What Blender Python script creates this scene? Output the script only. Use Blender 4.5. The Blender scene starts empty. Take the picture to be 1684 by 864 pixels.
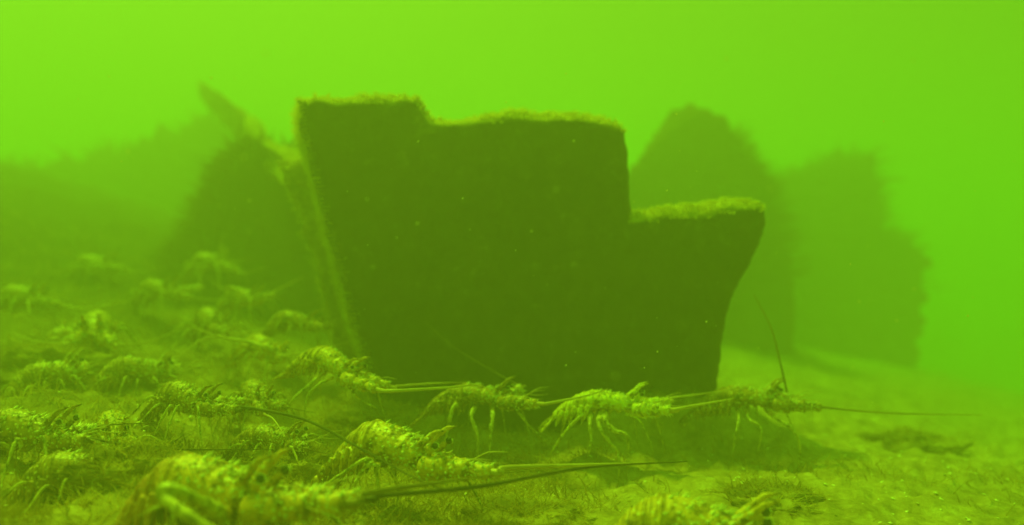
import bpy, bmesh, math, random
import numpy as np
from mathutils import Vector, Matrix
from mathutils.bvhtree import BVHTree

S = bpy.context.scene
COL = S.collection
R = math.radians

# ------------------------------------------------------------------ camera
CAM_Z, FPX, CX, CY = 0.40, 1458.0, 842.0, 432.0
cam = bpy.data.objects.new('camera', bpy.data.cameras.new('camera'))
COL.objects.link(cam)
cam.location = (0, 0, CAM_Z)
cam.rotation_euler = (R(90), 0, 0)
cam.data.sensor_width = 36
cam.data.lens = 36 * FPX / 1684
cam.data.clip_start = 0.02
cam.data.clip_end = 400
cam.data.dof.use_dof = True
cam.data.dof.focus_distance = 1.52
cam.data.dof.aperture_fstop = 1.45
S.camera = cam

# ------------------------------------------------------------------ light
SUN_AZ, SUN_EL = -38.0, 64.0          # the sun is ahead of the camera, to the left, high
WATER_TINT = (0.48, 1.0, 0.045)      # daylight after metres of green water
w = bpy.data.worlds.new('World'); S.world = w; w.use_nodes = True
nt = w.node_tree; nt.nodes.clear()
sky = nt.nodes.new('ShaderNodeTexSky'); sky.sky_type = 'NISHITA'; sky.sun_disc = False
sky.sun_elevation = R(SUN_EL); sky.sun_rotation = R(SUN_AZ)
sky.dust_density = 6.0
bw = nt.nodes.new('ShaderNodeRGBToBW')
mul = nt.nodes.new('ShaderNodeVectorMath'); mul.operation = 'SCALE'
mul.inputs[0].default_value = WATER_TINT
bg = nt.nodes.new('ShaderNodeBackground'); bg.inputs[1].default_value = 0.10
wo = nt.nodes.new('ShaderNodeOutputWorld')
nt.links.new(sky.outputs[0], bw.inputs[0]); nt.links.new(bw.outputs[0], mul.inputs['Scale'])
nt.links.new(mul.outputs[0], bg.inputs[0]); nt.links.new(bg.outputs[0], wo.inputs[0])

sl = bpy.data.lights.new('sun', 'SUN'); sl.energy = 3.6; sl.angle = R(4.0); sl.color = (0.90, 1.0, 0.03)
sun = bpy.data.objects.new('sun', sl); COL.objects.link(sun)
az, el = R(SUN_AZ), R(SUN_EL)
sd = Vector((math.sin(az) * math.cos(el), math.cos(az) * math.cos(el), math.sin(el)))
sun.rotation_euler = sd.to_track_quat('Z', 'Y').to_euler()

S.view_settings.view_transform = 'Standard'; S.view_settings.look = 'None'
S.view_settings.gamma = 1; S.view_settings.exposure = 0.0
S.view_settings.use_curve_mapping = False
cy = S.cycles
cy.use_denoising = True
try: cy.denoiser = 'OPENIMAGEDENOISE'
except Exception: pass
cy.max_bounces = 6; cy.diffuse_bounces = 2; cy.glossy_bounces = 2; cy.volume_bounces = 2
cy.transmission_bounces = 2; cy.transparent_max_bounces = 6
cy.use_adaptive_sampling = False

# ------------------------------------------------------------------ helpers
def P(px, py, D):
    """the point a photo pixel shows when it lies D metres ahead"""
    return Vector(((px - CX) / FPX * D, D, CAM_Z - (py - CY) / FPX * D))

def _hash(ix, iy, iz, s):
    n = (ix * 374761393 + iy * 668265263 + iz * 2147483647 + s * 1274126177) & 0xFFFFFFFF
    n = ((n ^ (n >> 13)) * 1274126177) & 0xFFFFFFFF
    n = n ^ (n >> 16)
    return (n & 0xFFFF) / 65535.0

def vnoise(p, s=0):
    p = np.asarray(p, float); i = np.floor(p).astype(np.int64); f = p - i; f = f * f * (3 - 2 * f)
    r = 0
    for dx in (0, 1):
        for dy in (0, 1):
            for dz in (0, 1):
                wgt = (f[:, 0] if dx else 1 - f[:, 0]) * (f[:, 1] if dy else 1 - f[:, 1]) * (f[:, 2] if dz else 1 - f[:, 2])
                r = r + wgt * _hash(i[:, 0] + dx, i[:, 1] + dy, i[:, 2] + dz, s)
    return r * 2 - 1

def fbm(p, oct=4, s=0, rough=0.5):
    p = np.asarray(p, float); r = 0; a = 1.0
    for k in range(oct):
        r = r + a * vnoise(p * 2 ** k + 17.3 * k, s + k); a *= rough
    return r

def ground_h(x, y, detail=True):
    x = np.atleast_1d(np.asarray(x, float)); y = np.atleast_1d(np.asarray(y, float))
    sp = np.log1p(np.exp((-x - 0.05) / 0.12)) * 0.12
    sp = np.minimum(sp, 4 + 0 * sp)
    yy = np.clip(y - 2, 0, 2.6)
    z = -0.03 + sp * (0.14 + 0.060 * yy)
    sr = np.log1p(np.exp((x - 0.75) / 0.15)) * 0.15
    z = z - np.minimum(sr * 0.20, 1.1)
    z = z + 0.105 * np.exp(-((x - .40) / .24) ** 4) * np.clip((y - 1.93) / .16, 0, 1) * np.clip((3.4 - y) / .8, 0, 1)
    z = z + 0.10 * fbm(np.stack([x * .35, y * .35, 0 * x], 1), 2, 5) * np.clip((y - 3) / 3, 0, 1)
    if detail:
        q = np.stack([x, y, 0 * x], 1)
        z = z + (0.020 + 0.018 * np.clip(.2 - x, 0, 1)) * fbm(q * 5.5, 3, 11) + 0.012 * np.clip(.3 - x, 0, 1) * fbm(q * 17, 2, 15) + 0.016 * np.abs(fbm(q * 14, 3, 23)) + 0.006 * fbm(q * 48, 2, 31)
    return z

def gh(x, y, detail=True): return float(ground_h([x], [y], detail)[0])

def mesh_obj(name, verts, faces, mats, parent=None, mi=None, smooth=True):
    me = bpy.data.meshes.new(name); me.from_pydata([tuple(v) for v in verts], [], faces)
    for m in (mats if isinstance(mats, (list, tuple)) else [mats]): me.materials.append(m)
    if mi is not None: me.polygons.foreach_set('material_index', mi)
    if smooth: me.polygons.foreach_set('use_smooth', [True] * len(me.polygons))
    me.update()
    o = bpy.data.objects.new(name, me); COL.objects.link(o); o.parent = parent
    return o

def tag(o, label=None, cat=None, group=None, kind=None):
    if label: o['label'] = label
    if cat: o['category'] = cat
    if group: o['group'] = group
    if kind: o['kind'] = kind
    return o

def remesh(verts, faces, vox):
    """union of closed shells as one continuous surface; returns numpy verts, faces list"""
    me = bpy.data.meshes.new('tmp'); me.from_pydata([tuple(v) for v in verts], [], faces); me.update()
    bm = bmesh.new(); bm.from_mesh(me); bmesh.ops.recalc_face_normals(bm, faces=bm.faces); bm.to_mesh(me); bm.free()
    o = bpy.data.objects.new('tmp', me); COL.objects.link(o)
    m = o.modifiers.new('r', 'REMESH'); m.mode = 'VOXEL'; m.voxel_size = vox; m.adaptivity = 0
    dg = bpy.context.evaluated_depsgraph_get(); dg.update()
    ev = o.evaluated_get(dg).to_mesh()
    n = len(ev.vertices); V = np.empty(n * 3); ev.vertices.foreach_get('co', V)
    N = np.empty(n * 3); ev.vertex_normals.foreach_get('vector', N)
    F = [tuple(p.vertices) for p in ev.polygons]
    o.evaluated_get(dg).to_mesh_clear()
    bpy.data.objects.remove(o); bpy.data.meshes.remove(me)
    return V.reshape(-1, 3), N.reshape(-1, 3), F

class Shell:
    """collects closed tubes, cones and blobs"""
    def __init__(s): s.v = []; s.f = []
    def tube(s, pts, rad, seg=8, flat=1.0):
        pts = [Vector(p) for p in pts]; b = len(s.v); n = len(pts); up = Vector((0.13, 0.31, 0.94))
        for i, p in enumerate(pts):
            t = (pts[min(i + 1, n - 1)] - pts[max(i - 1, 0)]).normalized()
            a = t.cross(up)
            if a.length < 0.05: a = t.cross(Vector((1, 0, 0)))
            a.normalize(); c = a.cross(t).normalized()
            for k in range(seg):
                an = 2 * math.pi * k / seg
                s.v.append(p + (a * math.cos(an) + c * math.sin(an) * flat) * rad[i])
        for i in range(n - 1):
            for k in range(seg):
                k2 = (k + 1) % seg
                s.f.append((b + i * seg + k, b + i * seg + k2, b + (i + 1) * seg + k2, b + (i + 1) * seg + k))
        s.f.append(tuple(b + k for k in reversed(range(seg))))
        s.f.append(tuple(b + (n - 1) * seg + k for k in range(seg)))
    def loft(s, st, seg=24):
        """st: (x, y, z, halfwidth, halfheight)"""
        b = len(s.v); n = len(st)
        for (x, y, z, hw, hh) in st:
            for k in range(seg):
                an = 2 * math.pi * k / seg; c, d = math.cos(an), math.sin(an)
                zz = d * hh * (1.0 if d > 0 else 0.75)
                s.v.append(Vector((x, y + c * hw, z + zz)))
        for i in range(n - 1):
            for k in range(seg):
                k2 = (k + 1) % seg
                s.f.append((b + i * seg + k, b + i * seg + k2, b + (i + 1) * seg + k2, b + (i + 1) * seg + k))
        s.f.append(tuple(b + k for k in reversed(range(seg))))
        s.f.append(tuple(b + (n - 1) * seg + k for k in range(seg)))

def smooth_path(pts, per=8):
    """Catmull-Rom"""
    pts = [Vector(p) for p in pts]; q = [pts[0] * 2 - pts[1]] + pts + [pts[-1] * 2 - pts[-2]]; out = []
    for i in range(1, len(q) - 2):
        for k in range(per):
            t = k / per
            out.append(0.5 * ((2 * q[i]) + (q[i + 1] - q[i - 1]) * t + (2 * q[i - 1] - 5 * q[i] + 4 * q[i + 1] - q[i + 2]) * t * t
                              + (-q[i - 1] + 3 * q[i] - 3 * q[i + 1] + q[i + 2]) * t ** 3))
    out.append(pts[-1]); return out

# ------------------------------------------------------------------ materials
def mat(name, build, rough=0.85, spec=0.2):
    m = bpy.data.materials.new(name); m.use_nodes = True; t = m.node_tree
    b = t.nodes['Principled BSDF']; b.inputs['Roughness'].default_value = rough
    b.inputs['Specular IOR Level'].default_value = spec
    build(t, b); return m

def tex(t, scale, detail=4, rough=0.6, kind='noise', coord='Object', mscale=None):
    tc = t.nodes.new('ShaderNodeTexCoord'); src = tc.outputs[coord]
    if mscale:
        mp = t.nodes.new('ShaderNodeMapping'); mp.inputs['Scale'].default_value = mscale
        t.links.new(src, mp.inputs[0]); src = mp.outputs[0]
    if kind == 'noise':
        n = t.nodes.new('ShaderNodeTexNoise'); n.inputs['Scale'].default_value = scale
        n.inputs['Detail'].default_value = detail; n.inputs['Roughness'].default_value = rough
        t.links.new(src, n.inputs['Vector']); return n.outputs[0]
    v = t.nodes.new('ShaderNodeTexVoronoi'); v.inputs['Scale'].default_value = scale
    t.links.new(src, v.inputs['Vector']); return v.outputs['Distance']

def ramp(t, src, stops):
    r = t.nodes.new('ShaderNodeValToRGB'); e = r.color_ramp.elements
    while len(e) < len(stops): e.new(0.5)
    for i, (p, c) in enumerate(stops):
        e[i].position = p; e[i].color = (*c, 1) if len(c) == 3 else c
    t.links.new(src, r.inputs[0]); return r.outputs[0]

def mix(t, fac, a, b):
    m = t.nodes.new('ShaderNodeMix'); m.data_type = 'RGBA'
    if isinstance(fac, float): m.inputs[0].default_value = fac
    else: t.links.new(fac, m.inputs[0])
    for i, c in ((6, a), (7, b)):
        if isinstance(c, tuple): m.inputs[i].default_value = (*c, 1)
        else: t.links.new(c, m.inputs[i])
    return m.outputs[2]

def bump(t, b, src, dist=0.004, strength=1.0):
    n = t.nodes.new('ShaderNodeBump'); n.inputs['Distance'].default_value = dist; n.inputs['Strength'].default_value = strength
    t.links.new(src, n.inputs['Height']); t.links.new(n.outputs[0], b.inputs['Normal'])

def m_ground(t, b):
    n1 = tex(t, 3.2, 6, 0.65); n2 = tex(t, 26, 5, 0.7); n3 = tex(t, 75, 3)
    c = ramp(t, n1, [(0.30, (0.24, 0.15, 0.06)), (0.50, (0.50, 0.34, 0.14)), (0.68, (0.70, 0.52, 0.26))])
    c2 = ramp(t, n2, [(0.36, (0.20, 0.12, 0.05)), (0.55, (0.52, 0.36, 0.15)), (0.74, (0.9, 0.72, 0.42))])
    g = t.nodes.new('ShaderNodeTexCoord'); sx = t.nodes.new('ShaderNodeSeparateXYZ'); t.links.new(g.outputs['Object'], sx.inputs[0])
    h = t.nodes.new('ShaderNodeMath'); h.operation = 'MULTIPLY_ADD'; h.inputs[1].default_value = 0.30
    t.links.new(tex(t, 1.3, 3), h.inputs[0]); t.links.new(sx.outputs[2], h.inputs[2])
    bank = ramp(t, h.outputs[0], [(0.22, (0, 0, 0)), (0.48, (0.95, 0.95, 0.95))])   # weed thickens on the raised bank
    c3 = mix(t, bank, mix(t, 0.55, c, c2), (0.055, 0.036, 0.018))
    t.links.new(c3, b.inputs['Base Color']); bump(t, b, n3, 0.006, 0.8)
GROUND = mat('seabed_silt', m_ground, 0.95, 0.1)

def m_conc(t, b):
    n1 = tex(t, 2.6, 6, 0.6); n2 = tex(t, 22, 5, 0.7)
    c = ramp(t, n1, [(0.34, (0.045, 0.034, 0.04)), (0.6, (0.10, 0.07, 0.06))])
    c2 = ramp(t, n2, [(0.42, (0.04, 0.034, 0.045)), (0.60, (0.13, 0.10, 0.09)), (0.74, (0.42, 0.32, 0.20))])
    # a thin film of yellow turf on the upward faces
    g = t.nodes.new('ShaderNodeNewGeometry'); s = t.nodes.new('ShaderNodeSeparateXYZ'); t.links.new(g.outputs['Normal'], s.inputs[0])
    up = ramp(t, s.outputs[2], [(0.25, (0, 0, 0)), (0.7, (1, 1, 1))])
    pt = ramp(t, tex(t, 5.5, 4, 0.7), [(0.54, (0.25, 0.25, 0.25)), (0.66, (0.85, 0.85, 0.85))])
    c3 = mix(t, up, mix(t, pt, c, c2), (0.60, 0.48, 0.10))
    t.links.new(c3, b.inputs['Base Color']); bump(t, b, n2, 0.006, 0.7)
CONC = mat('fouled_concrete', m_conc, 0.95, 0.1)

def m_rock(t, b):
    n1 = tex(t, 9, 6, 0.65)
    c = ramp(t, n1, [(0.34, (0.15, 0.095, 0.04)), (0.55, (0.38, 0.26, 0.10)), (0.75, (0.62, 0.46, 0.22))])
    t.links.new(c, b.inputs['Base Color']); bump(t, b, tex(t, 60, 3), 0.004, 0.8)
ROCK = mat('turfed_rock', m_rock, 0.95, 0.1)

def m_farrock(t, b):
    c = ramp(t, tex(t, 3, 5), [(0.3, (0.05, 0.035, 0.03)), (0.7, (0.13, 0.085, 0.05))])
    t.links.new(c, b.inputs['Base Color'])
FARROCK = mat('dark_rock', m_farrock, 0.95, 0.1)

def m_algae(t, b):
    c = ramp(t, tex(t, 11, 4), [(0.35, (0.34, 0.20, 0.05)), (0.55, (0.62, 0.42, 0.12)), (0.72, (0.88, 0.68, 0.28))])
    t.links.new(c, b.inputs['Base Color'])
    tr = t.nodes.new('ShaderNodeBsdfTranslucent'); t.links.new(c, tr.inputs[0])
    ms = t.nodes.new('ShaderNodeMixShader'); ms.inputs[0].default_value = 0.45
    t.links.new(b.outputs[0], ms.inputs[1]); t.links.new(tr.outputs[0], ms.inputs[2])
    t.links.new(ms.outputs[0], t.nodes['Material Output'].inputs[0])
ALGAE = mat('filament_algae', m_algae, 0.8, 0.2)
FARSOFT = mat('haze_softening_strands', lambda t, b: b.inputs['Base Color'].__setattr__('default_value', (0.14, 0.085, 0.03, 1)), 0.9, 0.1)
def m_fringe(t, b):
    c = ramp(t, tex(t, 14, 3), [(0.35, (0.70, 0.58, 0.12)), (0.65, (0.95, 0.85, 0.28))])
    t.links.new(c, b.inputs['Base Color'])
    tr = t.nodes.new('ShaderNodeBsdfTranslucent'); t.links.new(c, tr.inputs[0])
    ms = t.nodes.new('ShaderNodeMixShader'); ms.inputs[0].default_value = 0.6
    t.links.new(b.outputs[0], ms.inputs[1]); t.links.new(tr.outputs[0], ms.inputs[2])
    t.links.new(ms.outputs[0], t.nodes['Material Output'].inputs[0])
FRINGE = mat('yellow_turf_algae', m_fringe, 0.8, 0.2)

def shell_mat(name, dark, midc, pale, band=True, rust=False):
    def f(t, b):
        n = tex(t, 42, 5, 0.7)
        base = ramp(t, n, [(0.38, tuple(x * .45 for x in dark)), (0.50, midc), (0.66, tuple(min(1, x * 1.4) for x in midc))])
        # transverse bands along the length (x is the animal's axis)
        tc = t.nodes.new('ShaderNodeTexCoord'); sx = t.nodes.new('ShaderNodeTexWave')
        sx.inputs['Scale'].default_value = 34; sx.inputs['Distortion'].default_value = 2.2; sx.inputs['Detail'].default_value = 2
        sx.bands_direction = 'X'; t.links.new(tc.outputs['Object'], sx.inputs['Vector'])
        bd0 = ramp(t, sx.outputs[0], [(0.45, (0, 0, 0)), (0.85, (0.55, 0.55, 0.55))])
        sp_ = t.nodes.new('ShaderNodeSeparateXYZ'); t.links.new(tc.outputs['Object'], sp_.inputs[0])
        ab = t.nodes.new('ShaderNodeMapRange'); ab.inputs[1].default_value = .0; ab.inputs[2].default_value = -.03; t.links.new(sp_.outputs[0], ab.inputs[0])
        bd = mix(t, ab.outputs[0], (0.0, 0.0, 0.0), bd0)
        c = mix(t, bd, base, dark) if band else base
        sp = tex(t, 95, kind='voronoi')
        sm = ramp(t, sp, [(0.20, (1, 1, 1)), (0.32, (0, 0, 0))])
        c = mix(t, sm, c, pale)
        if rust:
            rr = t.nodes.new('ShaderNodeMapRange'); rr.inputs[1].default_value = -.01; rr.inputs[2].default_value = -.06; rr.inputs[4].default_value = .75
            t.links.new(sp_.outputs[0], rr.inputs[0]); c = mix(t, rr.outputs[0], c, (0.55, 0.20, 0.04))
        t.links.new(c, b.inputs['Base Color']); bump(t, b, tex(t, 120, 3), 0.0015, 0.8)
    return mat(name, f, 0.42, 0.5)
SHELL = shell_mat('lobster_shell', (0.18, 0.085, 0.02), (0.46, 0.26, 0.06), (0.90, 0.70, 0.34))
SHELL_RUST = shell_mat('rusty_lobster_shell', (0.32, 0.14, 0.03), (0.72, 0.40, 0.07), (0.93, 0.78, 0.40), rust=True)
SHELL_GOLD = shell_mat('golden_lobster_shell', (0.34, 0.17, 0.03), (0.76, 0.45, 0.08), (0.95, 0.82, 0.42))
SHELL_BRIGHT = shell_mat('bright_lobster_shell', (0.60, 0.40, 0.06), (0.95, 0.74, 0.12), (0.97, 0.90, 0.48))
LEG = shell_mat('pale_leg', (0.34, 0.24, 0.08), (0.62, 0.48, 0.17), (0.93, 0.84, 0.5), band=False)
SPINE = mat('pale_spine', lambda t, b: b.inputs['Base Color'].__setattr__('default_value', (0.93, 0.84, 0.52, 1)), 0.35, 0.6)
def m_ant(c0, c1):
    def f(t, b):
        t.links.new(ramp(t, tex(t, 9, 3), [(0.4, c0), (0.62, c1)]), b.inputs['Base Color'])
    return f
ANT_PALE = mat('pale_antenna', m_ant((0.55, 0.36, 0.16), (0.8, 0.58, 0.30)), 0.4, 0.5)
ANT_DARK = mat('dark_antenna', m_ant((0.045, 0.025, 0.015), (0.12, 0.065, 0.03)), 0.45, 0.4)
ANT_MID = mat('brown_antenna', m_ant((0.22, 0.13, 0.05), (0.38, 0.24, 0.09)), 0.45, 0.4)
EYE = mat('eye_black', lambda t, b: b.inputs['Base Color'].__setattr__('default_value', (0.008, 0.006, 0.005, 1)), 0.08, 0.9)

# ------------------------------------------------------------------ the water
def haze_box():
    bm = bmesh.new(); bmesh.ops.create_cube(bm, size=1.0)
    me = bpy.data.meshes.new('haze'); bm.to_mesh(me); bm.free()
    o = bpy.data.objects.new('haze', me); COL.objects.link(o)
    z0, z1 = -3.2, 2.6
    o.scale = (90, 90, z1 - z0); o.location = (0, 0, (z0 + z1) / 2)
    m = bpy.data.materials.new('green_water_haze'); m.use_nodes = True; t = m.node_tree; t.nodes.clear()
    v = t.nodes.new('ShaderNodeVolumePrincipled'); v.inputs['Color'].default_value = (0.5, 0.5, 0.5, 1)
    v.inputs['Absorption Color'].default_value = (0.0, 0.85, 0.05, 1)
    v.inputs['Density'].default_value = 0.31; v.inputs['Anisotropy'].default_value = 0.45
    oo = t.nodes.new('ShaderNodeOutputMaterial'); t.links.new(v.outputs[0], oo.inputs['Volume'])
    me.materials.append(m); tag(o, 'murky green sea water filling the whole view', 'water haze', kind='stuff')
haze_box()

# ------------------------------------------------------------------ seabed
def seabed():
    # polar sheet: fine near the camera, out past the haze
    rs = list(np.geomspace(0.35, 44, 330)); th = np.radians(np.concatenate([np.linspace(-180, -46, 50)[:-1], np.linspace(-46, 46, 520), np.linspace(46, 180, 50)[1:]]))
    Rg, Tg = np.meshgrid(rs, th, indexing='ij'); X = Rg * np.sin(Tg); Y = Rg * np.cos(Tg)
    Z = ground_h(X.ravel(), Y.ravel())
    n, m = len(rs), len(th)
    V = np.stack([X.ravel(), Y.ravel(), Z], 1).tolist()
    F = [(i * m + j, (i + 1) * m + j, (i + 1) * m + j + 1, i * m + j + 1) for i in range(n - 1) for j in range(m - 1)]
    c = len(V); V.append((0, 0, gh(0, 0))); F += [(c, j, j + 1) for j in range(m - 1)]
    tag(mesh_obj('seabed', V, F, GROUND), kind='structure')
seabed()

# ------------------------------------------------------------------ blocks and boulders
def extruded(name, outline, D, thick, shift, vox, amp, m, seed=0, freq=4.0, bev=0.0):
    """broken slab: an outline at distance D, its own thickness, weathered surface"""
    fr = [P(x, y, D(x) if callable(D) else D) for x, y in outline]; n = len(fr)
    c = sum(fr, Vector()) / n
    bk = [Vector((p.x + shift, p.y + thick, p.z)) for p in fr]; rings = [fr, bk]
    if bev > 0:                                  # worn front arris
        ins = []
        for i in range(n):
            e = (fr[(i + 1) % n] - fr[i]).normalized() + (fr[i] - fr[i - 1]).normalized(); e.normalize()
            ins.append(fr[i] + Vector((e.z, 0, -e.x)) * bev)
        rings = [ins, [p + Vector((0, bev * 1.3, 0)) for p in fr], bk]
    V = [p for r_ in rings for p in r_]; m_ = len(rings); F = [tuple(range(n)), tuple(reversed(range((m_ - 1) * n, m_ * n)))]
    for q in range(m_ - 1): F += [(q * n + i, (q + 1) * n + i, (q + 1) * n + (i + 1) % n, q * n + (i + 1) % n) for i in range(n)]
    V, N, F = remesh(V, F, vox)
    V = V + N * (amp * fbm(V * freq, 4, seed))[:, None] + N * (amp * .5 * fbm(V * freq * 6, 3, seed + 9))[:, None]
    org = Vector((c.x, c.y, 0)); V = V - np.array(org)[None, :]
    o = mesh_obj(name, V, F, m); o.location = org
    return o, V + np.array(org)[None, :], N

BLOCK_OUT = [(482, 158), (520, 152), (580, 156), (640, 150), (690, 150), (700, 166), (712, 186), (745, 192), (800, 186), (870, 183), (930, 179),
             (985, 184), (1020, 195), (1032, 212), (1035, 300), (1040, 356), (1075, 350), (1100, 343), (1150, 344), (1200, 334), (1246, 332), (1258, 345),
             (1262, 372), (1246, 410), (1222, 452), (1208, 490), (1196, 550), (1188, 620), (1184, 780),
             (640, 780), (612, 640), (600, 600), (572, 520), (556, 470), (536, 395), (520, 320), (508, 262), (494, 222), (485, 190)]
block, bv, bn = extruded('concrete_block', BLOCK_OUT, 2.15, 0.42, -0.08, 0.010, 0.010, CONC, 3, 5.0, bev=0.022)
tag(block, 'large dark notched concrete block with a bright algae rim, standing behind the walking lobsters', 'concrete block', kind='thing')

rng = random.Random(7)
def strands(name, pts, nrm, length, width, m, parent=None, org=None, jitter=0.5, upb=0.6, seg=3):
    V = []; F = []
    for p, nn in zip(pts, nrm):
        p = Vector(p); d = (Vector(nn) * 0.6 + Vector((rng.uniform(-1, 1) * jitter, rng.uniform(-1, 1) * jitter, upb))).normalized()
        L = length * rng.uniform(0.35, 1.3); a = Vector((rng.uniform(-1, 1), rng.uniform(-1, 1), rng.uniform(-.3, .3))).normalized()
        bend = Vector((rng.uniform(-1, 1), rng.uniform(-1, 1), -0.2)) * 0.35
        b = len(V); wv = a * width * rng.uniform(0.6, 1.4)
        for k in range(seg):
            t = k / seg; q = p + (d * t + bend * t * t) * L; ww = wv * (1 - t * 0.7)
            V += [q - ww, q + ww]
        V.append(p + (d + bend) * L)
        for k in range(seg - 1): F.append((b + 2 * k, b + 2 * k + 1, b + 2 * k + 3, b + 2 * k + 2))
        F.append((b + 2 * seg - 2, b + 2 * seg - 1, b + 2 * seg))
    if org is not None: V = [v - org for v in V]
    return mesh_obj(name, V, F, m, parent)

# fringe of turf along the lit upper edges of the block
sel = np.where((bn[:, 2] > 0.22) & (bv[:, 2] > 0.40))[0]
cnt = 30000
pn = fbm(bv * 9, 3, 77); wt = np.clip(pn + .75, .04, 1.4); sel_w = sel[np.random.default_rng(2).random(len(sel)) < wt[sel] / 1.4]
idx = [sel_w[rng.randrange(len(sel_w))] for _ in range(cnt)]
fr = strands('algae_or_haze_fringe', bv[idx], bn[idx], 0.0115, 0.0018, FRINGE, block, block.location, 0.55, 0.5)
sel = np.where((bn[:, 0] < -0.35) & (bv[:, 2] > 0.12) & (bv[:, 0] < 0))[0]
idx = [sel[rng.randrange(len(sel))] for _ in range(12000)]
strands('side_algae', bv[idx], bn[idx], 0.018, 0.0018, FRINGE, block, block.location, 0.7, 0.15)

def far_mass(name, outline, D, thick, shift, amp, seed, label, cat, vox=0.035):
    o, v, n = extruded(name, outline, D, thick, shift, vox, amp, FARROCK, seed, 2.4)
    tag(o, label, cat, kind='thing')
    sel = np.where(v[:, 2] > 0.15)[0]; pn_ = fbm(v * (9.0 / D), 3, seed); ww = np.clip(pn_[sel] + .35, 0, 1.2); sel = sel[np.random.default_rng(seed).random(len(sel)) < ww]
    idx = [sel[rng.randrange(len(sel))] for _ in range(8000)]
    strands('algae_or_haze_fringe', v[idx], n[idx], 0.026 * D, 0.0012 * D, FARSOFT, o, o.location, 1.1, 0.1)  # dark strands added to soften the outline the way haze would

o, v, n_ = extruded('narrow_slab', [(450, 262), (470, 270), (500, 262), (560, 400), (620, 650), (610, 720), (572, 660), (535, 520), (508, 410), (482, 325)], 2.58, 0.12, 0.1, 0.012, 0.012, ROCK, 31, 5.0, bev=.012)
tag(o, 'narrow yellowish slab leaning against the left side of the notched block', 'slab', kind='thing')
idx = [rng.randrange(len(v)) for _ in range(16000)]
strands('algae_or_haze_fringe', v[idx], n_[idx], 0.020, 0.0018, FRINGE, o, o.location, 0.7, 0.2)  # bright turf packed on to lighten a slab face the sun misses

o, v, n_ = extruded('slanting_beam', [(324, 132), (350, 149), (385, 174), (414, 198), (430, 232), (452, 246), (480, 254), (520, 262), (520, 312), (475, 306), (436, 286), (404, 240), (378, 212), (346, 182), (330, 158)],
                     lambda x: float(np.interp(x, [324, 400, 450, 520], [6.2, 4.4, 3.2, 2.62])), 0.10, 0.0, 0.012, 0.012, ROCK, 33, 5.0)
tag(o, 'slanting weedy beam rising to the upper left from behind the notched block', 'beam', kind='thing')
sel = np.where((n_[:, 2] > 0.1) & (v[:, 1] < 4.2))[0]; idx = [sel[rng.randrange(len(sel))] for _ in range(9000)]
strands('algae_or_haze_fringe', v[idx], n_[idx], 0.022, 0.0022, FRINGE, o, o.location, 0.7, 0.3)

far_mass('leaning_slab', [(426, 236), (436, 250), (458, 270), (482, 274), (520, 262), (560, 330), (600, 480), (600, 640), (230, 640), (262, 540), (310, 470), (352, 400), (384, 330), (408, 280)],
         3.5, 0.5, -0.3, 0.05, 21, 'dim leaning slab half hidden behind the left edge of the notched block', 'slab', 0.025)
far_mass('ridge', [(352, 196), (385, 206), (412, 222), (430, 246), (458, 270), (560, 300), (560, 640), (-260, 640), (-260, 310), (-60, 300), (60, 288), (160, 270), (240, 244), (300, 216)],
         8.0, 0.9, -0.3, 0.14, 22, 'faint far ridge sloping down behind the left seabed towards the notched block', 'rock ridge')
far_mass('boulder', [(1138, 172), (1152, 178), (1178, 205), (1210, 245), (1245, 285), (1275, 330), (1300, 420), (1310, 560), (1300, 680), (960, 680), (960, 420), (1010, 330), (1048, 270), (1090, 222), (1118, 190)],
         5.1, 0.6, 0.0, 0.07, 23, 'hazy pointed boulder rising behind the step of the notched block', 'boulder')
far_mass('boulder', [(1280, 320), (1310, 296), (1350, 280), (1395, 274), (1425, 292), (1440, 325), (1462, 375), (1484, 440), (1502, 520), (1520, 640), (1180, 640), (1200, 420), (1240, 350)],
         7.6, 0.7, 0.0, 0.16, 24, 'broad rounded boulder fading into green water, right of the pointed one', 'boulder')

ROCK_OBJ = []
def boulder(name, c, size, m, seed, label, cat='rock', group=None, sub=5, amp=0.22, cone=0.0, freq=1.6):
    bm = bmesh.new(); bmesh.ops.create_icosphere(bm, subdivisions=sub, radius=1.0)
    v = np.array([x.co[:] for x in bm.verts]); f = [tuple(q.index for q in p.verts) for p in bm.faces]; bm.free()
    d = 1 + amp * fbm(v * freq, 4, seed) + amp * 0.25 * fbm(v * freq * 5, 3, seed + 4)
    v = v * d[:, None]
    if cone: 
        k = np.clip(1 - cone * np.clip(v[:, 2] + 0.2, 0, 2), 0.04, 2); v[:, 0] *= k; v[:, 1] *= k
    v = v * np.array(size)[None, :]
    o = mesh_obj(name, v, f, m); o.location = c
    tag(o, label, cat, group); ROCK_OBJ.append(o); return o

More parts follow.
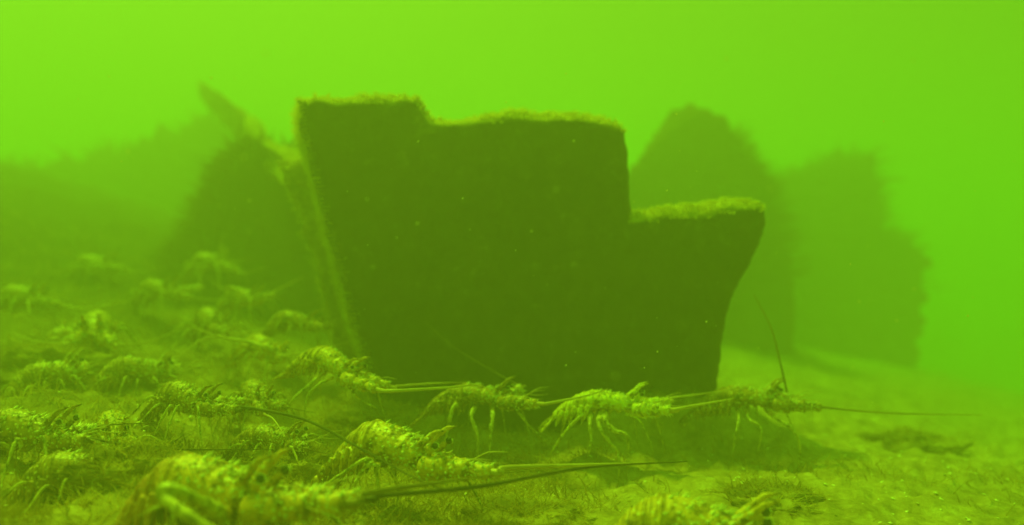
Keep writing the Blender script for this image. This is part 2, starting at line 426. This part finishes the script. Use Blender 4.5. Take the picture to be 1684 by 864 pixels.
ROCKS = [  # px, py, D, radius, squash, label
    (1500, 735, 2.35, 0.10, 0.5, 'small dark rock alone on the bright right hand silt'),
    (170, 640, 2.0, 0.13, 0.6, 'dark rounded rock in the hollow below the far left lobsters'),
    (215, 770, 1.35, 0.06, 0.6, 'pale topped stone just left of the rusty tailed lobster'),
    (860, 830, 1.45, 0.10, 0.35, 'flat pale patched stone below the crossing dark antenna'),
    (470, 770, 1.6, 0.07, 0.6, 'dark stone between the two largest lobsters'),
    (740, 850, 1.25, 0.06, 0.5, 'weedy stone at the bottom edge below the banded lobster'),
    (1260, 800, 1.6, 0.09, 0.35, 'flat stone behind the lobster cut off by the bottom edge'),
    (60, 600, 2.15, 0.12, 0.6, 'bright turfed rock at the left edge below the pale feelers'),
    (640, 720, 2.05, 0.10, 0.6, 'shaded stone under the left corner of the notched block'),
]
for i, (px, py, D, r, sq, lab) in enumerate(ROCKS):
    p = P(px, py, D); z = gh(p.x, p.y)
    boulder('rock', (p.x, p.y, z - r * 0.05), (r * 1.25, r, r * sq), ROCK, 80 + i, lab, 'rock', 'rocks lying on the seabed', sub=5, amp=0.34, freq=2.2)
    o = ROCK_OBJ[-1]; vv = np.array([x.co[:] for x in o.data.vertices]); nn = vv / np.maximum(1e-6, np.linalg.norm(vv, axis=1))[:, None]
    sel = np.where(vv[:, 2] > 0)[0]; k_ = int(900 + 40000 * r * r); idx = [sel[rng.randrange(len(sel))] for _ in range(k_)]
    strands('weed_tuft', vv[idx], nn[idx], 0.022, 0.0013, ALGAE, o, None, 1.0, .2)

# ------------------------------------------------------------------ lobsters
def lobster(label, px, py, D, yaw, pitch=0.0, scale=1.0, seed=0, shell=None, ants=(), roll=0.0, legs=True, spread=1.0, eyes=True, near=None, droop=1.0, slim=1.0):
    """px,py,D: where the middle of the carapace is. yaw 0 = walking to the right, negative = turned towards the camera.
    ants: two lists of (px, py, D) way points for the feelers, with material"""
    rg = random.Random(seed); shell = shell or SHELL; s_leg = True
    M = Matrix.Translation(P(px, py, D)) @ Matrix.Rotation(R(yaw), 4, 'Z') @ Matrix.Rotation(R(-pitch), 4, 'Y') @ Matrix.Rotation(R(roll), 4, 'X') @ Matrix.Scale(scale, 4)
    MI = M.inverted()
    root = bpy.data.objects.new('spiny_lobster', None); COL.objects.link(root); root.matrix_world = M; root.empty_display_size = 0.05
    tag(root, label, 'lobster', 'spiny lobsters walking across the seabed')
    sh = Shell()
    # ---- trunk: abdomen rings then carapace
    st = []
    K = [(-.140, -.100, .010, .005), (-.134, -.088, .020, .010), (-.120, -.064, .028, .018), (-.10, -.038, .034, .026), (-.075, -.012, .039, .034),
         (-.05, .004, .043, .041), (-.03, .008, .045, .045), (-.022, .008, .046, .045), (.01, .006, .047, .045), (.03, .004, .046, .042), (.036, .003, .0435, .039), (.045, .003, .0445, .040),
         (.07, -.002, .040, .034), (.09, -.007, .032, .026), (.108, -.012, .020, .017)]
    xs = np.linspace(-.140, .108, 110); Kn = np.array(K)
    sway = rg.uniform(-.02, .02)
    for x in xs:
        z, hw, hh = [float(np.interp(x, Kn[:, 0], Kn[:, j])) for j in (1, 2, 3)]
        if x < -.026:
            ph = ((-x - .026) / .022) % 1.0; s = 1.08 - 0.16 * ph; hw *= s; hh *= s
        y = sway * max(0, -x - .03) / .15; hh *= slim
        if x < -.03: z = z * droop + .006 * (1 - droop)
        st.append((float(x), y, z, hw, hh))
    st = [(a_, b_, c_, d_ * .88, e_ * .86) for a_, b_, c_, d_, e_ in st]
    sh.loft(st, 28)
    # horns over the eyes, eye stalks
    for s in (-1, 1):
        sh.tube([(.072, s * .015, .020), (.092, s * .020, .038), (.108, s * .022, .054), (.130, s * .018, .062)], [.008, .006, .0042, .0016])
        sh.tube([(.092, s * .016, .008), (.106, s * .024, .026)], [.006, .006])
    # pointed side flaps and swimmerets
    for k in range(6):
        x = -.036 - .018 * k; z, hw, hh = [float(np.interp(x, Kn[:, 0], Kn[:, j])) for j in (1, 2, 3)]; z = z * droop; hh *= slim
        for s in (-1, 1):
            sh.tube([(x, s * hw * .9, z - hh * .1), (x - .006, s * hw * 1.06, z - hh * .6), (x - .014, s * hw * .98, z - hh * 1.1 - .008)], [.009, .007, .0022])
            sh.tube([(x, s * hw * .5, z - hh * .5), (x + .002, s * hw * .62, z - hh * .9 - .012), (x - .004, s * hw * .7, z - hh - .026)], [.006, .007, .0025], flat=.5)
    # legs, five a side, feet on the seabed
    if legs:
        for i in range(5):
            for s in (-1, 1):
                if near and s == -1:
                    if i < len(near):
                        pw, rr0 = near[i]; pl = [MI @ P(*q) for q in pw]; rr0 /= scale
                        q0 = Vector((min(.066, max(-.03, pl[0].x)), -.026, -.022))
                        pa = smooth_path([q0, *pl], 6)
                        sh.tube(pa, list(np.interp(np.linspace(0, 1, len(pa)), [0, .3, .6, .85, 1], [rr0 * 1.15, rr0 * .9, rr0 * .78, rr0 * .55, rr0 * .25]) * (1 + .16 * np.sin(np.linspace(0, 1, len(pa)) * 19 + seed))), 7)
                    continue
                lx = .066 - i * .021
                fan = R([52, 22, -4, -30, -58][i] + rg.uniform(-9, 9))
                out = Vector((math.sin(fan), s * math.cos(fan), 0))
                root_p = Vector((lx, s * .027, -.026))
                reach = ([.135, .120, .115, .12, .135][i]) * rg.uniform(.85, 1.12) * spread
                fw = M @ (root_p + out * reach)
                fw.z = gh(fw.x, fw.y) + .002
                foot = MI @ fw
                drop = root_p.z - foot.z
                if drop > .17: foot = root_p + (foot - root_p) * (.17 / drop)
                k1 = root_p + out * reach * .42 + Vector((0, 0, .022 + rg.uniform(-.008, .014)))
                k2 = root_p + out * reach * .78 + Vector((0, 0, -.012 + .25 * (foot.z - root_p.z)))
                r = .0050 if i < 2 else .0044
                sh.tube(smooth_path([root_p + Vector((0, -s * .01, .006)), root_p + out * .014, k1, k2, foot], 5),
                        list(np.interp(np.linspace(0, 1, 21), [0, .25, .5, .75, 1], [r * 1.6, r * .95, r * .85, r * .55, .0011])), 7)
    V, N, F = remesh(sh.v, sh.f, .0021)
    V = V + N * (0.0007 * fbm(V * 160, 2, seed))[:, None]
    Fa = np.array([f_[:3] for f_ in F]); C_ = V[Fa].mean(1)
    isleg = (((C_[:, 2] < -.046) & (C_[:, 0] > -.055)) | ((abs(C_[:, 1]) > .053) & (C_[:, 0] > -.09)))
    V = V.tolist(); mi = [2 if q else 0 for q in isleg]
    # spines all over the front of the carapace, in rows, pointing forward
    bv_ = BVHTree.FromPolygons(V, F); 
    def cone(c, d, r, L):
        d = d.normalized(); a = d.orthogonal().normalized(); b = d.cross(a); n0 = len(V)
        for k in range(5):
            an = k * 2 * math.pi / 5; V.append(tuple(c + (a * math.cos(an) + b * math.sin(an)) * r))
        V.append(tuple(c + d * L)); 
        for k in range(5): F.append((n0 + k, n0 + (k + 1) % 5, n0 + 5)); mi.append(1)
    for q in range(270):
        x = rg.uniform(-.022, .10); an = R(rg.uniform(-25, 205)) 
        if rg.random() < .45: x = rg.uniform(.045, .10)
        z0 = float(np.interp(x, Kn[:, 0], Kn[:, 1]))
        o_ = Vector((x, math.cos(an) * .09, z0 + math.sin(an) * .09)); hit = bv_.ray_cast(o_, (Vector((x, 0, z0)) - o_).normalized())
        if hit[0] is None: continue
        big = rg.random() < .25
        cone(hit[0] - hit[1] * .001, hit[1] * .9 + Vector((.9, 0, .2)), .0030 if big else .0018, .0125 if big else .0050)
    mesh_obj('body', V, F, [shell, SPINE, LEG if s_leg else shell], root, mi)
    # tail fan
    tf = Shell()
    for k, a in enumerate((-38, -19, 0, 19, 38)):
        d = Vector((-math.cos(R(a)) * .7, math.sin(R(a)), -.7)); b0 = Vector((-.136, sway * .7, -.094 * droop))
        tf.tube([b0, b0 + d * .02, b0 + d * .045, b0 + d * .062], [.004, .009, .012, .007], 8, .18)
    mesh_obj('tail_fan', tf.v, tf.f, shell, root)
    # eyes
    if eyes:
        for s in (-1, 1):
            bm = bmesh.new(); bmesh.ops.create_uvsphere(bm, u_segments=14, v_segments=10, radius=.0066)
            ev = [x.co + Vector((.112, s * .026, .031)) for x in bm.verts]; ef = [tuple(q.index for q in p.verts) for p in bm.faces]; bm.free()
            em = [0] * len(ef); tb = Shell(); c_ = Vector((.112, s * .026, .031)); ax = Vector((.35, s * .85, .25)).normalized(); a1 = ax.orthogonal().normalized(); b1 = ax.cross(a1)
            tb.tube([c_ + ax * .0025 + (a1 * math.cos(q * .4488) + b1 * math.sin(q * .4488)) * .0062 for q in range(11)], [.0012, .0018, .0010, .0015, .0007, .0016, .0011, .0018, .0008, .0014, .0010], 6)
            nb = len(ev); ev += [Vector(x) for x in tb.v]; ef += [tuple(i + nb for i in f_) for f_ in tb.f]; em += [1] * len(tb.f)
            mesh_obj('eye', ev, ef, [EYE, SPINE], root, em)
        for s in (-1, 1):
            an = Shell(); p0 = Vector((.104, s * .008, -.006)); e = Vector((.19, s * .04, .02 + rg.uniform(-.02, .03)))
            an.tube(smooth_path([p0, Vector((.135, s * .014, 0)), Vector((.165, s * .022, .008))], 4), list(np.linspace(.003, .0018, 9)), 6)
            an.tube(smooth_path([Vector((.165, s * .022, .008)), Vector((.19, s * .03, .024)), Vector((.225, s * .036, .030))], 4), list(np.linspace(.0014, .0006, 9)), 5)
            an.tube(smooth_path([Vector((.165, s * .022, .008)), Vector((.19, s * .036, .004)), Vector((.22, s * .05, .006))], 4), list(np.linspace(.0014, .0006, 9)), 5)
            mesh_obj('antennule', an.v, an.f, ANT_PALE, root)
    # antennae: spiny jointed base, then long whip through the way points
    for s, spec in zip((-1, 1), ants):
        if spec is None: continue
        m_, wps = spec[0], spec[1]; thick = spec[2] if len(spec) > 2 else 1.0
        p0 = Vector((.088, s * .024, -.012)); w = [MI @ P(*q) for q in wps]
        d0 = (w[0] - p0); L = min(.135, d0.length * .85)
        d = (d0.normalized() * .75 + Vector((1, s * .12, .0)) * .25).normalized()
        js = [p0, p0 + d * L * .38, p0 + d * L * .70, p0 + d * L]
        ped = Shell()
        rr = [.0235, .0185, .0135]
        for k in range(3):
            a, b = js[k], js[k + 1]
            ped.tube([a.lerp(b, t) for t in (0, .12, .5, .88, 1.04)], [rr[k] * .72, rr[k] * .96, rr[k] * .88, rr[k] * 1.06, rr[k] * .7], 12)
        pv = [Vector(x) for x in ped.v]; pf = list(ped.f); pmi = [0] * len(pf)
        for q in range(190):
            k = rg.randrange(3); t = rg.random(); c = js[k].lerp(js[k + 1], t)
            sd_ = d.orthogonal().normalized(); sd_.rotate(Matrix.Rotation(rg.uniform(0, 6.28), 3, d)); n0 = len(pv); base = c + sd_ * rr[k] * .85
            dd = (sd_ + d * .7).normalized(); a1 = dd.orthogonal().normalized(); b1 = dd.cross(a1); rs_ = .0020 * rg.uniform(.5, 1.7)
            for kk in range(5):
                an_ = kk * 2 * math.pi / 5; pv.append(base + (a1 * math.cos(an_) + b1 * math.sin(an_)) * rs_)
            pv.append(base + dd * rs_ * rg.choice((1.6, 2.2, 4.0)))
            for kk in range(5): pf.append((n0 + kk, n0 + (kk + 1) % 5, n0 + 5)); pmi.append(1)
        base_o = mesh_obj('antenna', pv, pf, [shell, SPINE], root, pmi)
        path = smooth_path([js[3] - d * .008, js[3] + d * .02] + w, 12)
        T = np.linspace(0, 1, len(path))
        fl = Shell(); fl.tube(path, list(thick * (.0058 * (1 - T) ** .8 + .0009)), 8)
        mesh_obj('whip', fl.v, fl.f, m_, base_o)
    return root

# the two large ones in front
lobster('large rusty backed lobster nearest the camera at the lower left', 330, 808, 1.2, -20, 0, 1.04, 1, SHELL_RUST,
        [(ANT_MID, [(600, 812, 1.12), (700, 797, 1.16), (800, 783, 1.2)], 1.0),
         (ANT_DARK, [(620, 816, 1.2), (790, 800, 1.24), (960, 770, 1.3), (1130, 759, 1.42)], .75)],
        near=[([(300, 812, 1.03), (262, 812, 1.02), (320, 855, .99), (420, 905, .97)], .0095), ([(290, 835, 1.06), (268, 830, 1.05), (200, 864, 1.05)], .0036), ([(300, 840, 1.06), (282, 862, 1.05), (270, 900, 1.05)], .0045)])
lobster('golden lobster with a closely banded back, midway between the rusty backed one and the block', 636, 738, 1.42, -24, -6, .88, 2, SHELL_GOLD,
        [(ANT_PALE, [(830, 770, 1.32), (930, 766, 1.36), (1050, 762, 1.42)], 1.15),
         (ANT_MID, [(800, 780, 1.40), (900, 772, 1.5)], .4)],
        near=[([(620, 768, 1.37), (622, 800, 1.37), (624, 835, 1.37)], .004), ([(606, 765, 1.36), (590, 785, 1.36), (572, 822, 1.36)], .0042), ([(598, 757, 1.36), (545, 792, 1.35), (500, 820, 1.35)], .004), ([(640, 770, 1.37), (655, 805, 1.36), (650, 840, 1.36)], .0036)])
# the line walking past the block
lobster('lobster at the left end of the line, at the block\'s lower left corner', 542, 598, 1.84, -34, -16, .72, 3, SHELL_GOLD,
        [(ANT_PALE, [(650, 643, 1.70), (730, 638, 1.74), (795, 632, 1.78)], 1.2),
         (ANT_PALE, [(650, 636, 1.82), (710, 631, 1.84), (770, 629, 1.88)], 1.0)], droop=.7, slim=.9, near=[([(570, 632, 1.78), (590, 656, 1.77), (622, 673, 1.77)], .0036), ([(525, 632, 1.78), (505, 655, 1.78), (500, 692, 1.78)], .0036), ([(510, 632, 1.8), (480, 660, 1.79), (466, 692, 1.79)], .0036)])
lobster('second lobster of the line, dull green, walking before the middle of the notched block', 778, 652, 1.86, -12, 0, .70, 4, SHELL,
        [(ANT_PALE, [(900, 664, 1.74), (960, 652, 1.76), (1000, 640, 1.78)], 1.1),
         (ANT_MID, [(850, 632, 1.92), (800, 604, 2.0), (745, 570, 2.02), (700, 530, 2.04)], .5)], droop=.38, slim=.78, near=[([(838, 664, 1.8), (870, 700, 1.79), (908, 735, 1.79)], .003), ([(810, 690, 1.8), (806, 715, 1.79), (806, 752, 1.79)], .005), ([(775, 685, 1.8), (785, 715, 1.79), (786, 752, 1.79)], .005), ([(745, 670, 1.82), (738, 700, 1.81), (730, 745, 1.81)], .005), ([(715, 662, 1.84), (695, 685, 1.83), (664, 710, 1.83)], .0038)])
lobster('brightest yellow lobster, third in the line, before the right part of the notched block', 990, 664, 1.80, -8, 0, .72, 5, SHELL_BRIGHT,
        [(ANT_PALE, [(1110, 674, 1.72), (1150, 666, 1.72), (1205, 656, 1.74)], 1.3),
         (ANT_PALE, [(1100, 655, 1.9), (1180, 645, 1.9), (1240, 632, 1.9)], .9)], droop=.38, slim=.78, near=[([(1050, 690, 1.76), (1064, 715, 1.75), (1076, 748, 1.75)], .0026), ([(995, 692, 1.74), (1010, 708, 1.73), (1030, 716, 1.72), (1034, 745, 1.72)], .006), ([(985, 700, 1.74), (1002, 728, 1.73), (1016, 745, 1.73), (1018, 800, 1.73)], .005), ([(970, 698, 1.75), (972, 720, 1.74), (968, 752, 1.74)], .005), ([(955, 685, 1.77), (928, 712, 1.77), (903, 750, 1.77)], .0042)])
lobster('dim lobster leading the line on the right, holding one feeler upright', 1218, 656, 1.95, -6, 0, .74, 6, SHELL,
        [(ANT_MID, [(1370, 672, 1.9), (1470, 680, 1.9), (1620, 683, 1.95)], .7),
         (ANT_MID, [(1296, 650, 2.0), (1284, 600, 2.0), (1268, 540, 2.02), (1240, 485, 2.06)], .8)], droop=.38, slim=.78, near=[([(1280, 690, 1.9), (1305, 708, 1.88), (1316, 740, 1.88), (1308, 792, 1.88)], .005), ([(1232, 690, 1.9), (1252, 705, 1.88), (1246, 745, 1.88)], .004), ([(1215, 688, 1.9), (1210, 715, 1.88), (1204, 750, 1.88)], .004)])
# bottom edge
lobster('spiny lobster cut off by the bottom edge of the picture, lower right', 1120, 872, 1.22, -14, -3, 1.0, 7, SHELL_GOLD,
        [(ANT_PALE, [(1400, 905, 1.2), (1500, 900, 1.2)], 1.0), (ANT_MID, [(1390, 885, 1.35), (1500, 890, 1.5)], .8)])
# the crowd on the left slope
lobster('lobster behind the rusty backed one, its long dark feeler crossing the golden lobster', 300, 655, 1.68, -25, -6, .66, 8, SHELL,
        [(ANT_DARK, [(400, 670, 1.6), (500, 690, 1.5), (600, 742, 1.30), (690, 790, 1.2), (760, 815, 1.18)], .9),
         (ANT_MID, [(400, 655, 1.75), (470, 640, 1.9)], .6)])
lobster('lobster half out of the picture at the left edge, dark feelers lying over the weed', 30, 710, 1.45, -10, -2, .8, 9, SHELL,
        [(ANT_DARK, [(150, 722, 1.4), (260, 738, 1.42), (450, 740, 1.5)], .7),
         (ANT_MID, [(160, 700, 1.5), (260, 695, 1.6)], .6)])
lobster('pale lobster facing the camera on the left slope, a feeler curved out either side', 158, 540, 2.35, -72, -6, .92, 10, SHELL_GOLD,
        [(ANT_PALE, [(105, 566, 2.2), (60, 562, 2.25), (20, 548, 2.3)], .9),
         (ANT_PALE, [(200, 568, 2.2), (245, 562, 2.25), (300, 540, 2.35)], .9)])
lobster('small lobster left of the line with one feeler swept back over the weed', 430, 572, 2.2, -35, -14, .66, 11, SHELL_GOLD,
        [(ANT_PALE, [(470, 584, 2.1), (520, 578, 2.1), (580, 560, 2.1)], .8),
         (ANT_PALE, [(410, 562, 2.1), (370, 556, 2.1), (318, 540, 2.15)], 1.3)])
lobster('hazy lobster at the far left edge with a feeler stretched to the right', 30, 490, 2.7, -20, 0, .85, 12, SHELL,
        [(ANT_PALE, [(130, 508, 2.6), (180, 502, 2.6), (245, 485, 2.6)], .9), None])
lobster('hazy lobster farthest up the left slope, above the pale one facing the camera', 255, 478, 2.9, -30, 0, .8, 13, SHELL,
        [(ANT_PALE, [(330, 492, 2.8), (400, 495, 2.8)], .8), (ANT_PALE, [(330, 470, 2.95), (325, 440, 3.0)], .7)])
lobster('faint lobster beside the leaning slab, its feeler angled up towards it', 395, 492, 2.75, -30, 0, .75, 14, SHELL,
        [(ANT_PALE, [(450, 480, 2.7), (480, 465, 2.7), (500, 455, 2.7)], .9), (ANT_PALE, [(370, 478, 2.75), (340, 455, 2.8)], .7)])

lobster('dim lobster in the hollow under the pale one facing the camera, turned half away', 215, 612, 2.0, 28, -2, .74, 21, SHELL,
        [(ANT_MID, [(280, 600, 2.1), (340, 585, 2.2)], .7), (ANT_MID, [(270, 590, 2.2), (300, 560, 2.3)], .6)], roll=6)
lobster('blurred lobster wedged between the small one and the hazy ones above, legs splayed wide', 345, 528, 2.5, -48, -8, .78, 22, SHELL,
        [(ANT_PALE, [(400, 548, 2.3), (450, 540, 2.3)], .8), (ANT_PALE, [(330, 560, 2.2), (290, 590, 2.1)], .8)], spread=1.3)
lobster('lobster climbing away up the weed at the left edge, above the half cut one', 70, 622, 1.9, 55, 8, .72, 23, SHELL,
        [(ANT_MID, [(110, 590, 2.1), (160, 575, 2.3)], .7), None])
lobster('murky lobster in the shadow between the leaning slab and the line of lobsters', 478, 530, 2.4, -5, -4, .66, 24, SHELL,
        [(ANT_MID, [(530, 535, 2.3), (560, 520, 2.2)], .6), (ANT_MID, [(530, 520, 2.4), (555, 490, 2.4)], .6)])
lobster('lobster close under the left end of the line, nearly hidden in the weed', 420, 650, 1.8, -58, -6, .62, 25, SHELL,
        [(ANT_PALE, [(450, 690, 1.6), (470, 720, 1.55)], .7), (ANT_MID, [(470, 670, 1.7), (520, 680, 1.7)], .7)])
lobster('very faint lobster near the top of the left bank, feeler trailing back', 150, 436, 3.4, -12, 0, .85, 26, SHELL,
        [(ANT_PALE, [(220, 448, 3.3), (270, 440, 3.3)], .8), (ANT_PALE, [(130, 440, 3.3), (70, 450, 3.3)], .7)])
lobster('very faint lobster below the leaning slab, highest on the bank near the block', 340, 432, 3.25, -25, 0, .8, 27, SHELL,
        [(ANT_PALE, [(400, 450, 3.1), (440, 440, 3.1)], .8), (ANT_PALE, [(360, 410, 3.25), (370, 380, 3.25)], .7)])

lobster('dusky lobster in the bottom left corner, low in the weed beside the rusty backed one', 118, 782, 1.36, 4, 0, .78, 31, SHELL,
        [(ANT_MID, [(200, 790, 1.45), (240, 770, 1.6)], .8), (ANT_DARK, [(190, 765, 1.5), (250, 745, 1.6)], .7)])
lobster('dusky lobster heading towards the camera between the half cut one and the dark feelered one', 185, 708, 1.6, -62, -4, .68, 32, SHELL_GOLD,
        [(ANT_MID, [(170, 745, 1.4), (140, 775, 1.3)], .7), (ANT_PALE, [(230, 750, 1.45), (260, 760, 1.4)], .7)], spread=1.2)
lobster('dim lobster walking in the gap between the golden lobster and the dark feelered one', 440, 722, 1.62, -16, 0, .62, 33, SHELL,
        [(ANT_MID, [(500, 738, 1.55), (545, 748, 1.55)], .7), (ANT_MID, [(500, 722, 1.65), (550, 705, 1.7)], .6)], droop=.5, slim=.85)
lobster('blurred lobster facing away from the camera, directly beneath the hazy one at the left edge', 100, 560, 2.3, 100, 4, .72, 34, SHELL,
        [(ANT_MID, [(90, 520, 2.6), (60, 500, 2.8)], .7), (ANT_MID, [(130, 520, 2.6), (160, 500, 2.8)], .7)], spread=1.2)

# ------------------------------------------------------------------ shell bits and gravel on the seabed
def chips(n):
    V = []; F = []; g = np.random.default_rng(9); k = 0
    while k < n:
        d = 0.9 * (3.6 / 0.9) ** g.random(); x = d * math.tan(R(g.uniform(-34, 34))); y = d
        if vnoise([[x * 4, y * 4, 3.3]], 44)[0] < g.uniform(-.6, .7): continue
        z = gh(x, y); r = g.uniform(.0015, .006); b = len(V); m = g.integers(5, 8); tilt = g.uniform(-.6, .6); ph = g.uniform(0, 6)
        for q in range(m):
            a_ = ph + q * 2 * math.pi / m; rr_ = r * g.uniform(.6, 1.2); V.append((x + rr_ * math.cos(a_), y + rr_ * math.sin(a_), z + rr_ * math.cos(a_) * tilt))
        V.append((x, y, z + r * .5)); V.append((x, y, z - r * .3))
        for q in range(m): F.append((b + q, b + (q + 1) % m, b + m)); F.append((b + (q + 1) % m, b + q, b + m + 1))
        k += 1
    return mesh_obj('shell_gravel', V, F, SPINE, smooth=False)
tag(chips(1500), 'scattered pale shell bits and grit on the seabed', 'shell gravel', kind='stuff')

# ------------------------------------------------------------------ weed on the seabed
N_ = 90000
pts = []; nr = []
npr = np.random.default_rng(5)
Dn = 0.9 * (4.6 / 0.9) ** npr.random(N_); A = npr.uniform(-36, 36, N_)
X = Dn * np.tan(np.radians(A)); Y = Dn
dens = fbm(np.stack([X * 3.2, Y * 3.2, 0 * X], 1), 3, 71)
keep = (dens + 0.65 * (X < 0.1) - 0.35 * (X > 0.5)) > npr.uniform(-.1, 1.1, N_)
X, Y = X[keep], Y[keep]; Z = ground_h(X, Y) - .003
tag(strands('seaweed', np.stack([X, Y, Z], 1), np.tile([0, 0, .4], (len(X), 1)), 0.040, 0.0014, ALGAE, jitter=1.1, upb=.4, seg=4),
    'short tangled filament weed growing all over the seabed', 'seaweed', kind='stuff')

# drifting specks
bm = bmesh.new()
for _ in range(260):
    D = rng.uniform(.8, 3.2); c = P(rng.uniform(0, 1684), rng.uniform(60, 820), D)
    if c.z < gh(c.x, c.y) + .01: continue
    if D > 2.1 and c.x > -.6 and c.x < .7: continue
    bmesh.ops.create_icosphere(bm, subdivisions=1, radius=rng.uniform(.0005, .0015), matrix=Matrix.Translation(c))
me = bpy.data.meshes.new('marine_snow'); bm.to_mesh(me); bm.free(); me.materials.append(SPINE)
o = bpy.data.objects.new('marine_snow', me); COL.objects.link(o)
tag(o, 'tiny pale specks drifting in the green water', 'drifting specks', kind='stuff')
